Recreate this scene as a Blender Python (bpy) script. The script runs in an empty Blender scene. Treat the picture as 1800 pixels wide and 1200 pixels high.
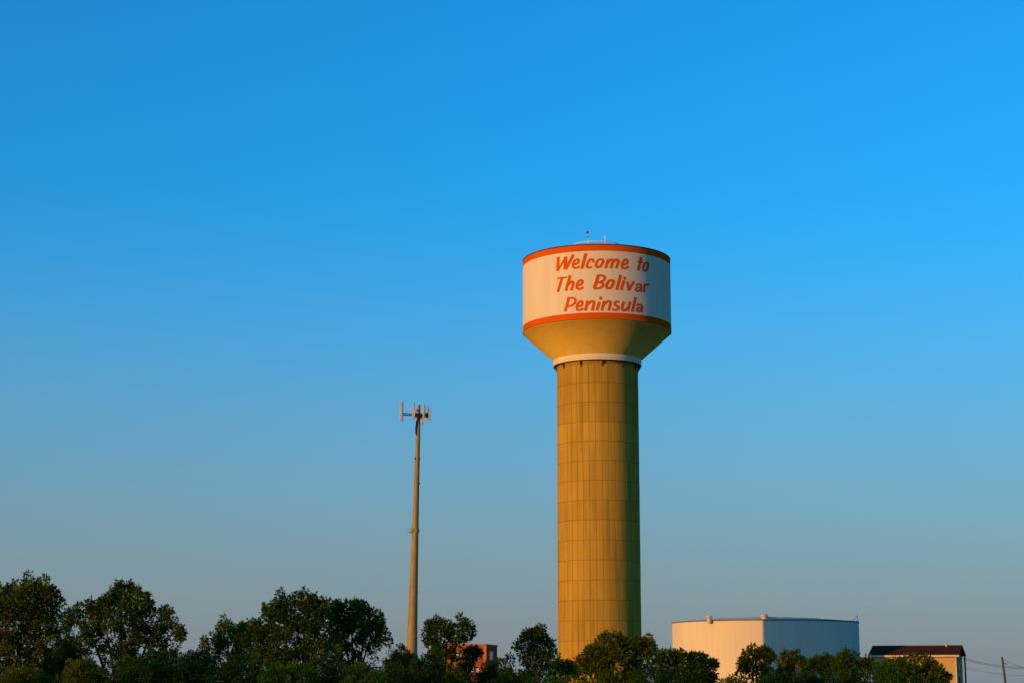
import bpy, math, random
import numpy as np
from mathutils import Vector, Matrix

S = bpy.context.scene
C = bpy.context.collection
PI = math.pi
R_ = math.radians

# ---------------------------------------------------------------- camera
EYE = 2.0
FPX = 3200.0                      # focal length in pixels of an 1800 px wide frame
PITCH = math.atan(604 / FPX)
cam_d = bpy.data.cameras.new('camera')
cam_d.sensor_width = 36.0
cam_d.lens = FPX / 1800 * 36.0
cam_d.clip_end = 20000
cam = bpy.data.objects.new('camera', cam_d)
C.objects.link(cam)
cam.location = (0, 0, EYE)
cam.rotation_euler = (PI / 2 + PITCH, 0, 0)
S.camera = cam

# ---------------------------------------------------------------- sky, sun, exposure
SUN_AZ = R_(230.0)                # compass angle of the sun, clockwise from +Y: behind and left of the camera
SUN_EL = R_(8.0)
w = bpy.data.worlds.new('World')
S.world = w
w.use_nodes = True
nt = w.node_tree
for n in list(nt.nodes):
    nt.nodes.remove(n)
sky = nt.nodes.new('ShaderNodeTexSky')
sky.sky_type = 'NISHITA'
sky.sun_disc = False
sky.sun_elevation = SUN_EL
sky.sun_rotation = SUN_AZ
sky.altitude = 0
sky.air_density = 1.35
sky.dust_density = 1.0
sky.ozone_density = 9.5
hs = nt.nodes.new('ShaderNodeHueSaturation')
hs.inputs['Saturation'].default_value = 1.012
tint = nt.nodes.new('ShaderNodeMix')       # the camera's colour rendering, the same over the whole sky
tint.data_type = 'RGBA'
tint.blend_type = 'MULTIPLY'
tint.inputs[0].default_value = 1.012
tint.inputs[7].default_value = (1.76, 1.24, 0.945, 1)
bg = nt.nodes.new('ShaderNodeBackground')
bg.inputs['Strength'].default_value = 0.15
wo = nt.nodes.new('ShaderNodeOutputWorld')
nt.links.new(sky.outputs[0], hs.inputs['Color'])
nt.links.new(hs.outputs[0], tint.inputs[6])
# low sea haze: a pale band that thickens towards the horizon, the same in every direction
tc_ = nt.nodes.new('ShaderNodeTexCoord')
sx_ = nt.nodes.new('ShaderNodeSeparateXYZ')
hz_ = nt.nodes.new('ShaderNodeMapRange')
hz_.interpolation_type = 'SMOOTHSTEP'
hz_.inputs[1].default_value = 0.0
hz_.inputs[2].default_value = 0.275
hz_.inputs[3].default_value = 0.72
hz_.inputs[4].default_value = 0.0
hm_ = nt.nodes.new('ShaderNodeMix')
hm_.data_type = 'RGBA'
hm_.inputs[7].default_value = (0.66, 0.79, 0.96, 1)
nt.links.new(tc_.outputs['Generated'], sx_.inputs[0])
nt.links.new(sx_.outputs[2], hz_.inputs[0])
nt.links.new(hz_.outputs[0], hm_.inputs[0])
nt.links.new(tint.outputs[2], hm_.inputs[6])
nt.links.new(hm_.outputs[2], bg.inputs['Color'])
nt.links.new(bg.outputs[0], wo.inputs['Surface'])

sd = bpy.data.lights.new('sun', 'SUN')
sd.energy = 2.0
sd.angle = R_(0.5)
sd.color = (1.0, 0.395, 0.01)
so = bpy.data.objects.new('sun', sd)
C.objects.link(so)
to_sun = Vector((math.sin(SUN_AZ) * math.cos(SUN_EL), math.cos(SUN_AZ) * math.cos(SUN_EL), math.sin(SUN_EL)))
so.rotation_euler = (-to_sun).to_track_quat('-Z', 'Y').to_euler()
so.location = (-60, -60, 80)

S.view_settings.view_transform = 'Standard'
S.view_settings.look = 'None'
S.view_settings.exposure = 1.22
S.view_settings.gamma = 1.0
S.view_settings.use_curve_mapping = False

# ---------------------------------------------------------------- helpers
cp_, sp_ = math.cos(PITCH), math.sin(PITCH)


def at(px, py, Y):
    """point of the place that stands Y metres ahead on the sight line through a measured pixel"""
    dx = (px - 900) / FPX
    dz = (600 - py) / FPX
    d = Vector((dx, cp_ - sp_ * dz, sp_ + cp_ * dz))
    t = Y / d.y
    return Vector((d.x * t, Y, EYE + d.z * t))


def mpp(Y):
    return Y / FPX / cp_ * 0.985


class MB:
    """collects faces, builds one mesh object"""

    def __init__(self):
        self.v = []
        self.f = []
        self.sm = []

    def add(self, vs, fs, smooth=False):
        o = len(self.v)
        self.v += [tuple(x) for x in vs]
        for f in fs:
            self.f.append(tuple(i + o for i in f))
            self.sm.append(smooth)

    def box(self, a, b, m=None):
        (x0, y0, z0), (x1, y1, z1) = a, b
        vs = [Vector(t) for t in ((x0, y0, z0), (x1, y0, z0), (x1, y1, z0), (x0, y1, z0),
                                  (x0, y0, z1), (x1, y0, z1), (x1, y1, z1), (x0, y1, z1))]
        if m:
            vs = [m @ q for q in vs]
        self.add(vs, [(0, 3, 2, 1), (4, 5, 6, 7), (0, 1, 5, 4), (1, 2, 6, 5), (2, 3, 7, 6), (3, 0, 4, 7)])

    def bbox(self, a, b, c=0.02):
        """box with chamfered vertical edges and top/bottom edges (a soft box)"""
        (x0, y0, z0), (x1, y1, z1) = a, b
        rings = []
        for z, i in ((z0, c), (z0 + c, 0), (z1 - c, 0), (z1, c)):
            X0, X1, Y0, Y1 = x0 + i, x1 - i, y0 + i, y1 - i
            rings.append([(X0 + c, Y0, z), (X1 - c, Y0, z), (X1, Y0 + c, z), (X1, Y1 - c, z),
                          (X1 - c, Y1, z), (X0 + c, Y1, z), (X0, Y1 - c, z), (X0, Y0 + c, z)])
        vs = [q for r in rings for q in r]
        fs = [tuple(range(7, -1, -1)), tuple(range(24, 32))]
        for k in range(3):
            for i in range(8):
                j = (i + 1) % 8
                fs.append((k * 8 + i, k * 8 + j, k * 8 + 8 + j, k * 8 + 8 + i))
        self.add(vs, fs)

    def tube(self, pts, rad, n=8, cap=True, smooth=True):
        pts = [Vector(q) for q in pts]
        if not isinstance(rad, (list, tuple)):
            rad = [rad] * len(pts)
        vs = []
        for i, q in enumerate(pts):
            t = (pts[min(i + 1, len(pts) - 1)] - pts[max(i - 1, 0)]).normalized()
            a = Vector((0, 0, 1)) if abs(t.z) < 0.9 else Vector((1, 0, 0))
            u = t.cross(a).normalized()
            x = t.cross(u)
            for k in range(n):
                g = 2 * PI * k / n
                vs.append(q + (u * math.cos(g) + x * math.sin(g)) * rad[i])
        fs = []
        for i in range(len(pts) - 1):
            for k in range(n):
                l = (k + 1) % n
                fs.append((i * n + k, i * n + l, i * n + n + l, i * n + n + k))
        self.add(vs, fs, smooth)
        if cap:
            o = len(pts) * n
            self.add([vs[k] for k in range(n)], [tuple(range(n))])
            self.add([vs[o - n + k] for k in range(n)], [tuple(range(n - 1, -1, -1))])

    def lathe(self, prof, n=64, c=(0, 0), smooth=True, a0=0.0):
        """prof: (r, z) from bottom to top on the outside; separate calls give hard edges"""
        vs = []
        fs = []
        for r, z in prof:
            for k in range(n):
                g = a0 + 2 * PI * k / n
                vs.append((c[0] + r * math.cos(g), c[1] + r * math.sin(g), z))
        for i in range(len(prof) - 1):
            for k in range(n):
                l = (k + 1) % n
                fs.append((i * n + k, i * n + l, i * n + n + l, i * n + n + k))
        self.add(vs, fs, smooth)

    def ring(self, r, z, tr, n=48, k=6, c=(0, 0)):
        vs = []
        fs = []
        for i in range(n):
            g = 2 * PI * i / n
            for j in range(k):
                h = 2 * PI * j / k
                q = r + tr * math.cos(h)
                vs.append((c[0] + q * math.cos(g), c[1] + q * math.sin(g), z + tr * math.sin(h)))
        for i in range(n):
            for j in range(k):
                a, b = (i + 1) % n, (j + 1) % k
                fs.append((i * k + j, a * k + j, a * k + b, i * k + b))
        self.add(vs, fs, True)

    def mesh(self, name):
        me = bpy.data.meshes.new(name)
        me.from_pydata(self.v, [], self.f)
        me.polygons.foreach_set('use_smooth', self.sm)
        me.update()
        return me

    def build(self, name, mat, parent=None, loc=None):
        return link(name, self.mesh(name), mat, parent, loc)


def link(name, me, mat, parent=None, loc=None):
    if mat is not None and not me.materials:
        me.materials.append(mat)
    o = bpy.data.objects.new(name, me)
    C.objects.link(o)
    if parent:
        o.parent = parent
    if loc is not None:
        o.location = loc
    return o


def tag(o, label, cat, group=None):
    o['label'] = label
    o['category'] = cat
    if group:
        o['group'] = group
    return o


def thing(name, label, cat, loc, rz=0.0, group=None):
    o = bpy.data.objects.new(name, None)
    o.empty_display_size = 0.5
    C.objects.link(o)
    o.location = loc
    o.rotation_euler = (0, 0, rz)
    return tag(o, label, cat, group)


# ---------------------------------------------------------------- materials
def material(name, col, rough=0.6, metal=0.0, spec=0.0):
    m = bpy.data.materials.new(name)
    m.use_nodes = True
    b = m.node_tree.nodes['Principled BSDF']
    b.inputs['Base Color'].default_value = (*col, 1)
    b.inputs['Roughness'].default_value = rough
    b.inputs['Metallic'].default_value = metal
    b.inputs['Specular IOR Level'].default_value = spec
    return m


def weather(m, col, col2, scale=(1, 1, 1), amount=1.0, obj_var=0.0, bump=0.0, bscale=8.0, lo=0.35, hi=0.7, detail=6, streak=0.0, lift=None):
    """mottles the base colour between two paint/concrete tones in world space, adds fine relief"""
    nt = m.node_tree
    N = nt.nodes
    L = nt.links
    b = N['Principled BSDF']
    g = N.new('ShaderNodeNewGeometry')
    mp = N.new('ShaderNodeMapping')
    mp.inputs['Scale'].default_value = scale
    L.new(g.outputs['Position'], mp.inputs['Vector'])
    nz = N.new('ShaderNodeTexNoise')
    nz.inputs['Scale'].default_value = 1.0
    nz.inputs['Detail'].default_value = detail
    L.new(mp.outputs[0], nz.inputs['Vector'])
    mr = N.new('ShaderNodeMapRange')
    mr.inputs[1].default_value = lo
    mr.inputs[2].default_value = hi
    mr.inputs[4].default_value = amount
    L.new(nz.outputs[0], mr.inputs[0])
    mx = N.new('ShaderNodeMix')
    mx.data_type = 'RGBA'
    mx.inputs[6].default_value = (*col, 1)
    mx.inputs[7].default_value = (*col2, 1)
    L.new(mr.outputs[0], mx.inputs[0])
    out = mx.outputs[2]
    if obj_var > 0:
        oi = N.new('ShaderNodeObjectInfo')
        m2 = N.new('ShaderNodeMapRange')
        m2.inputs[3].default_value = 1 - obj_var
        m2.inputs[4].default_value = 1 + obj_var
        L.new(oi.outputs['Random'], m2.inputs[0])
        hv = N.new('ShaderNodeHueSaturation')
        L.new(m2.outputs[0], hv.inputs['Value'])
        L.new(out, hv.inputs['Color'])
        out = hv.outputs[0]
    if lift:                                           # every pour of concrete a little different
        s5 = N.new('ShaderNodeSeparateXYZ')
        L.new(g.outputs['Position'], s5.inputs[0])
        d5 = N.new('ShaderNodeMath')
        d5.operation = 'MULTIPLY_ADD'
        d5.inputs[1].default_value = 1 / lift[1]
        d5.inputs[2].default_value = 40 - lift[0] / lift[1]
        L.new(s5.outputs[2], d5.inputs[0])
        f5 = N.new('ShaderNodeMath')
        f5.operation = 'FLOOR'
        L.new(d5.outputs[0], f5.inputs[0])
        w5 = N.new('ShaderNodeTexWhiteNoise')
        w5.noise_dimensions = '1D'
        L.new(f5.outputs[0], w5.inputs['W'])
        r5 = N.new('ShaderNodeMapRange')
        r5.inputs[3].default_value = 0.92
        r5.inputs[4].default_value = 1.07
        L.new(w5.outputs[0], r5.inputs[0])
        h5 = N.new('ShaderNodeHueSaturation')
        L.new(r5.outputs[0], h5.inputs['Value'])
        L.new(out, h5.inputs['Color'])
        out = h5.outputs[0]
    if streak > 0:                                     # run-off marks down the wall
        m4 = N.new('ShaderNodeMapping')
        m4.inputs['Scale'].default_value = (2.6, 2.6, 0.10)
        L.new(g.outputs['Position'], m4.inputs['Vector'])
        n4 = N.new('ShaderNodeTexNoise')
        n4.inputs['Scale'].default_value = 1.0
        n4.inputs['Detail'].default_value = 5
        L.new(m4.outputs[0], n4.inputs['Vector'])
        r4 = N.new('ShaderNodeMapRange')
        r4.inputs[1].default_value = 0.52
        r4.inputs[2].default_value = 0.72
        r4.inputs[3].default_value = 1.0
        r4.inputs[4].default_value = 1.0 - streak
        L.new(n4.outputs[0], r4.inputs[0])
        h4 = N.new('ShaderNodeHueSaturation')
        L.new(r4.outputs[0], h4.inputs['Value'])
        L.new(out, h4.inputs['Color'])
        out = h4.outputs[0]
    L.new(out, b.inputs['Base Color'])
    if bump > 0:
        n2 = N.new('ShaderNodeTexNoise')
        n2.inputs['Scale'].default_value = bscale
        n2.inputs['Detail'].default_value = 4
        L.new(g.outputs['Position'], n2.inputs['Vector'])
        bp = N.new('ShaderNodeBump')
        bp.inputs['Strength'].default_value = 1.0
        bp.inputs['Distance'].default_value = bump
        L.new(n2.outputs[0], bp.inputs['Height'])
        L.new(bp.outputs[0], b.inputs['Normal'])
    return m


def mat_w(name, col, col2, rough=0.6, metal=0.0, **k):
    return weather(material(name, col, rough, metal), col, col2, **k)


M = {}
M['concrete'] = mat_w('concrete', (0.385, 0.268, 0.038), (0.330, 0.226, 0.033), 0.9, scale=(0.9, 0.9, 0.22), obj_var=0.05, bump=0.004, bscale=5, streak=0.30, lift=(31.153, 1.9203))
M['groove'] = mat_w('joint_concrete', (0.27, 0.185, 0.036), (0.22, 0.15, 0.03), 0.95, scale=(1, 1, 0.3))
M['white'] = mat_w('white_tank_paint', (0.60, 0.585, 0.42), (0.565, 0.55, 0.395), 0.45, scale=(0.5, 0.5, 0.12), bump=0.002, bscale=1.2, streak=0.07)
M['tan'] = mat_w('tan_paint', (0.57, 0.425, 0.085), (0.53, 0.395, 0.08), 0.55, scale=(0.4, 0.4, 0.15), bump=0.002, bscale=1.0, streak=0.12)
M['orange'] = mat_w('orange_paint', (0.54, 0.095, 0.003), (0.49, 0.086, 0.003), 0.8, scale=(0.5, 0.5, 0.3))
M['edge'] = mat_w('dark_steel_and_shade', (0.10, 0.065, 0.035), (0.06, 0.04, 0.025), 0.6, scale=(2, 2, 2))
M['rail'] = material('white_steel', (0.58, 0.57, 0.54), 0.5)
M['red'] = material('red_plastic', (0.26, 0.05, 0.04), 0.4)
M['dark'] = material('black_rubber', (0.015, 0.014, 0.013), 0.7)
M['galv'] = mat_w('galvanised_steel', (0.30, 0.25, 0.10), (0.20, 0.165, 0.07), 0.6, 0.15, scale=(4, 4, 0.8), lo=0.3, hi=0.75)
M['panel'] = mat_w('antenna_plastic', (0.50, 0.45, 0.30), (0.44, 0.39, 0.26), 0.5, scale=(4, 4, 1))
M['frame'] = mat_w('dull_steel', (0.05, 0.045, 0.04), (0.09, 0.075, 0.055), 0.6, 0.3, scale=(5, 5, 5))
M['yellow'] = material('ochre_casing', (0.72, 0.40, 0.06), 0.5)
M['tankwhite'] = mat_w('storage_tank_paint', (0.61, 0.595, 0.46), (0.575, 0.56, 0.43), 0.6, scale=(0.3, 0.3, 0.08), bump=0.002, bscale=1.0, streak=0.07)
M['tankrim'] = mat_w('tank_rim_steel', (0.16, 0.16, 0.13), (0.10, 0.10, 0.08), 0.6, scale=(2, 2, 2))
M['trim'] = mat_w('weathered_trim', (0.55, 0.50, 0.42), (0.45, 0.40, 0.33), 0.6, scale=(2, 2, 2))
M['wood'] = mat_w('grey_pole_wood', (0.075, 0.075, 0.065), (0.05, 0.05, 0.045), 0.85, scale=(6, 6, 0.6))
M['wire'] = material('wire', (0.05, 0.05, 0.05), 0.6)
M['roof'] = mat_w('brown_shingles', (0.052, 0.026, 0.017), (0.036, 0.019, 0.013), 0.9, scale=(3, 3, 8))
M['glass'] = material('window_glass', (0.05, 0.08, 0.11), 0.08, spec=0.8)
M['bark'] = mat_w('bark', (0.045, 0.033, 0.022), (0.025, 0.02, 0.014), 0.95, scale=(9, 9, 3), bump=0.01, bscale=14)


def siding(name, col, step):
    m = material(name, col, 0.7)
    nt = m.node_tree
    N, L = nt.nodes, nt.links
    g = N.new('ShaderNodeNewGeometry')
    sx = N.new('ShaderNodeSeparateXYZ')
    L.new(g.outputs['Position'], sx.inputs[0])
    md = N.new('ShaderNodeMath')
    md.operation = 'PINGPONG'
    md.inputs[1].default_value = step
    L.new(sx.outputs[2], md.inputs[0])
    bp = N.new('ShaderNodeBump')
    bp.inputs['Distance'].default_value = 0.1
    L.new(md.outputs[0], bp.inputs['Height'])
    L.new(bp.outputs[0], N['Principled BSDF'].inputs['Normal'])
    return m


M['siding'] = siding('cream_siding', (0.42, 0.325, 0.12), 0.16)


def brickwork(name):
    m = material(name, (0.3, 0.1, 0.04), 0.9)
    nt = m.node_tree
    N, L = nt.nodes, nt.links
    tc = N.new('ShaderNodeTexCoord')
    sx = N.new('ShaderNodeSeparateXYZ')
    L.new(tc.outputs['Object'], sx.inputs[0])
    ad = N.new('ShaderNodeMath')
    L.new(sx.outputs[0], ad.inputs[0])
    L.new(sx.outputs[1], ad.inputs[1])
    cb = N.new('ShaderNodeCombineXYZ')
    L.new(ad.outputs[0], cb.inputs[0])
    L.new(sx.outputs[2], cb.inputs[1])
    bk = N.new('ShaderNodeTexBrick')
    bk.inputs['Scale'].default_value = 1.0
    bk.inputs['Brick Width'].default_value = 0.22
    bk.inputs['Row Height'].default_value = 0.075
    bk.inputs['Mortar Size'].default_value = 0.008
    bk.inputs['Color1'].default_value = (0.29, 0.080, 0.013, 1)
    bk.inputs['Color2'].default_value = (0.20, 0.052, 0.009, 1)
    bk.inputs['Mortar'].default_value = (0.23, 0.11, 0.04, 1)
    L.new(cb.outputs[0], bk.inputs['Vector'])
    L.new(bk.outputs[0], N['Principled BSDF'].inputs['Base Color'])
    return m


M['brick'] = brickwork('red_brickwork')


def leafmat(name, c_dark, c_light, c_odd=None, odd=0.0, trans=0.35):
    """every leaf its own tone: green to yellow green, a few turned"""
    m = bpy.data.materials.new(name)
    m.use_nodes = True
    nt = m.node_tree
    N, L = nt.nodes, nt.links
    for n in list(N):
        N.remove(n)
    g = N.new('ShaderNodeNewGeometry')
    mx = N.new('ShaderNodeMix')
    mx.data_type = 'RGBA'
    mx.inputs[6].default_value = (*c_dark, 1)
    mx.inputs[7].default_value = (*c_light, 1)
    nz = N.new('ShaderNodeTexNoise')
    nz.inputs['Scale'].default_value = 1.1
    nz.inputs['Detail'].default_value = 2
    L.new(g.outputs['Position'], nz.inputs['Vector'])
    ad = N.new('ShaderNodeMath')
    ad.operation = 'MULTIPLY_ADD'
    ad.inputs[1].default_value = 0.55
    L.new(g.outputs['Random Per Island'], ad.inputs[0])
    mr = N.new('ShaderNodeMapRange')
    mr.inputs[1].default_value = 0.35
    mr.inputs[2].default_value = 0.65
    mr.inputs[4].default_value = 0.45
    L.new(nz.outputs[0], mr.inputs[0])
    L.new(mr.outputs[0], ad.inputs[2])
    L.new(ad.outputs[0], mx.inputs[0])
    col = mx.outputs[2]
    if c_odd:
        n2 = N.new('ShaderNodeTexNoise')
        n2.inputs['Scale'].default_value = 2.3
        L.new(g.outputs['Position'], n2.inputs['Vector'])
        sb = N.new('ShaderNodeMath')
        sb.operation = 'MULTIPLY_ADD'
        sb.inputs[1].default_value = 0.25
        L.new(g.outputs['Random Per Island'], sb.inputs[0])
        L.new(n2.outputs[0], sb.inputs[2])
        gt = N.new('ShaderNodeMath')
        gt.operation = 'GREATER_THAN'
        gt.inputs[1].default_value = 1.0 - odd
        L.new(sb.outputs[0], gt.inputs[0])
        m3 = N.new('ShaderNodeMix')
        m3.data_type = 'RGBA'
        m3.inputs[7].default_value = (*c_odd, 1)
        L.new(gt.outputs[0], m3.inputs[0])
        L.new(col, m3.inputs[6])
        col = m3.outputs[2]
    pb = N.new('ShaderNodeBsdfPrincipled')
    pb.inputs['Roughness'].default_value = 0.55
    pb.inputs['Specular IOR Level'].default_value = 0.04
    L.new(col, pb.inputs['Base Color'])
    tr = N.new('ShaderNodeBsdfTranslucent')
    L.new(col, tr.inputs['Color'])
    ms = N.new('ShaderNodeMixShader')
    ms.inputs[0].default_value = trans
    L.new(pb.outputs[0], ms.inputs[1])
    L.new(tr.outputs[0], ms.inputs[2])
    o = N.new('ShaderNodeOutputMaterial')
    L.new(ms.outputs[0], o.inputs['Surface'])
    return m


LEAF = {
    'olive': leafmat('olive_leaves', (0.018, 0.044, 0.004), (0.105, 0.150, 0.010), (0.20, 0.045, 0.006), 0.10, trans=0.35),
    'green': leafmat('green_leaves', (0.012, 0.044, 0.004), (0.082, 0.145, 0.009), trans=0.35),
    'fresh': leafmat('fresh_leaves', (0.030, 0.075, 0.007), (0.105, 0.190, 0.016), trans=0.35),
    'deep': leafmat('deep_green_leaves', (0.006, 0.032, 0.004), (0.024, 0.076, 0.006), trans=0.25),
    'bush': leafmat('bush_leaves', (0.014, 0.062, 0.005), (0.048, 0.135, 0.010), trans=0.25),
}

# ---------------------------------------------------------------- ground
gm = mat_w('rough_grass', (0.035, 0.050, 0.014), (0.075, 0.070, 0.028), 0.95, scale=(0.15, 0.15, 0.15), bump=0.06, bscale=3)
g = MB()
g.add([(-6000, -3000, 0), (6000, -3000, 0), (6000, 9000, 0), (-6000, 9000, 0)], [(0, 1, 2, 3)])
go = g.build('ground', gm)
go['kind'] = 'structure'

# ---------------------------------------------------------------- water tower
TX, TY = 8.56, 180.0
RT, RC, RS = 7.46, 4.43, 4.07     # tank, collar and shaft radius
VIEW = math.atan2(-TY, -TX)       # direction from the tower to where it is seen from
tower = thing('water_tower', 'tall tan concrete water tower with white tank lettered in orange', 'water tower', (TX, TY, 0))
NP, BH, ZJ = 40, 1.9203, 31.153   # panels in a ring, height of one lift, level of the topmost joint
# core behind the panels
c = MB()
c.lathe([(RS - 0.026, -0.3), (RS - 0.026, 33.6)], 120)
c.build('shaft_core', M['groove'], tower)


def panel_mesh(h, gap=0.011, gz=0.028, dep=0.028):
    """one cast panel: curved face, chamfered edges that fall back into the joints"""
    b = MB()
    a = 2 * PI / NP / 2 - gap / RS
    n = 4
    ch = 0.016
    vs = []
    ac = ch / RS
    cols = [(-a, RS - dep)] + [(-a + ac + (2 * a - 2 * ac) * i / n, RS) for i in range(n + 1)] + [(a, RS - dep)]
    rows = [(gz, True), (gz + ch, False), (h - gz - ch, False), (h - gz, True)]
    for z, low in rows:
        for t, r in cols:
            rr = RS - dep if low else r
            vs.append((rr * math.cos(t), rr * math.sin(t), z))
    k = len(cols)
    fs = []
    for j in range(3):
        for i in range(k - 1):
            fs.append((j * k + i, j * k + i + 1, j * k + k + i + 1, j * k + k + i))
    b.add(vs, fs)
    return b


pm = panel_mesh(BH)
pmesh = pm.mesh('concrete_panel')
pmesh.materials.append(M['concrete'])
rest = MB()
rnd = random.Random(5)
LINE0 = VIEW + R_(-3.0)
lifts = [(ZJ + BH * 0.0, ZJ + BH * 0.0)]
for b in range(-16, 1):
    z0 = ZJ + BH * b
    for k in range(NP):
        ang = LINE0 + 2 * PI * (k + 0.5) / NP
        off = (ang - VIEW + PI) % (2 * PI) - PI
        dr = rnd.uniform(-0.006, 0.006)
        if abs(off) < R_(94.6) and z0 > 5.5:
            o = link('concrete_panel', pmesh, None, tower, (dr * math.cos(ang), dr * math.sin(ang), z0))
            o.rotation_euler = (0, 0, ang)
        elif z0 > -1:
            mt = Matrix.Translation((0, 0, z0)) @ Matrix.Rotation(ang, 4, 'Z')
            rest.add([mt @ Vector(q) for q in pm.v], pm.f)
ro = rest.build('hidden_panels', M['concrete'], tower)
ro.name = 'concrete_panels'
ro['kind'] = 'stuff'
# plain ring at the head of the shaft
c = MB()
c.lathe([(RS - 0.05, ZJ + BH + 0.02), (RS + 0.015, ZJ + BH + 0.05), (RS + 0.015, 33.62)], 120)
c.build('shaft_head', M['concrete'], tower)
# collar: white ring, the shade under it painted as a dark sheet, brackets below
c = MB()
c.lathe([(RC - 0.02, 33.40), (RC, 33.43), (RC, 33.96)], 120)
c.lathe([(RC, 33.96), (RC - 0.03, 33.99), (RS - 0.2, 34.0)], 120, smooth=False)
c.build('collar', M['white'], tower)
c = MB()
c.lathe([(RS + 0.02, 33.385), (RC - 0.022, 33.385), (RC - 0.022, 33.397), (RS + 0.02, 33.397)], 120, smooth=False)
c.build('collar_underside', M['edge'], tower)
for k in range(12):
    ang = VIEW + R_(7.0 + 30 * k)
    b = MB()
    u = [(RS + 0.0, 33.38), (RC - 0.06, 33.38), (RS + 0.0, 32.78)]
    vs = [(r, -0.06, z) for r, z in u] + [(r, 0.06, z) for r, z in u]
    b.add(vs, [(0, 1, 2), (5, 4, 3), (0, 3, 4, 1), (1, 4, 5, 2), (2, 5, 3, 0)])
    o = b.build('bracket', M['edge'], tower)
    o.rotation_euler = (0, 0, ang)
# cone
c = MB()
c.lathe([(RC - 0.07, 33.94), (RC - 0.06, 34.02), (RT - 0.24, 36.54), (RT - 0.12, 36.645), (RT - 0.04, 36.70), (RT - 0.015, 36.745)], 160)
c.build('tank_cone', M['tan'], tower)
# lower edge of the shell
c = MB()
c.lathe([(RT - 0.02, 36.748), (RT + 0.022, 36.75), (RT + 0.022, 36.785), (RT + 0.004, 36.786)], 160, smooth=False)
c.build('drip_edge', M['edge'], tower)
ZB0, ZB1, ZT0, ZT1 = 36.787, 37.395, 43.525, 44.12
c = MB()
c.lathe([(RT + 0.004, ZB0), (RT + 0.004, ZB1)], 160)
c.build('lower_orange_band', M['orange'], tower)
c = MB()
c.lathe([(RT, ZB1), (RT, ZT0)], 160)
shell = c.build('tank_shell', M['white'], tower)
c = MB()
c.lathe([(RT + 0.004, ZT0), (RT + 0.004, ZT1)], 160)
c.build('upper_orange_band', M['orange'], tower)
c = MB()
c.lathe([(RT + 0.006, ZT1), (RT + 0.03, ZT1 + 0.02), (RT + 0.03, ZT1 + 0.11), (RT - 0.10, ZT1 + 0.12)], 160, smooth=False)
c.build('top_edge', M['edge'], tower)
c = MB()
c.lathe([(RT - 0.09, ZT1 + 0.05), (5.0, ZT1 + 0.28), (2.6, ZT1 + 0.43), (0.0, ZT1 + 0.48)], 96)
c.build('tank_roof', M['white'], tower)

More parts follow.
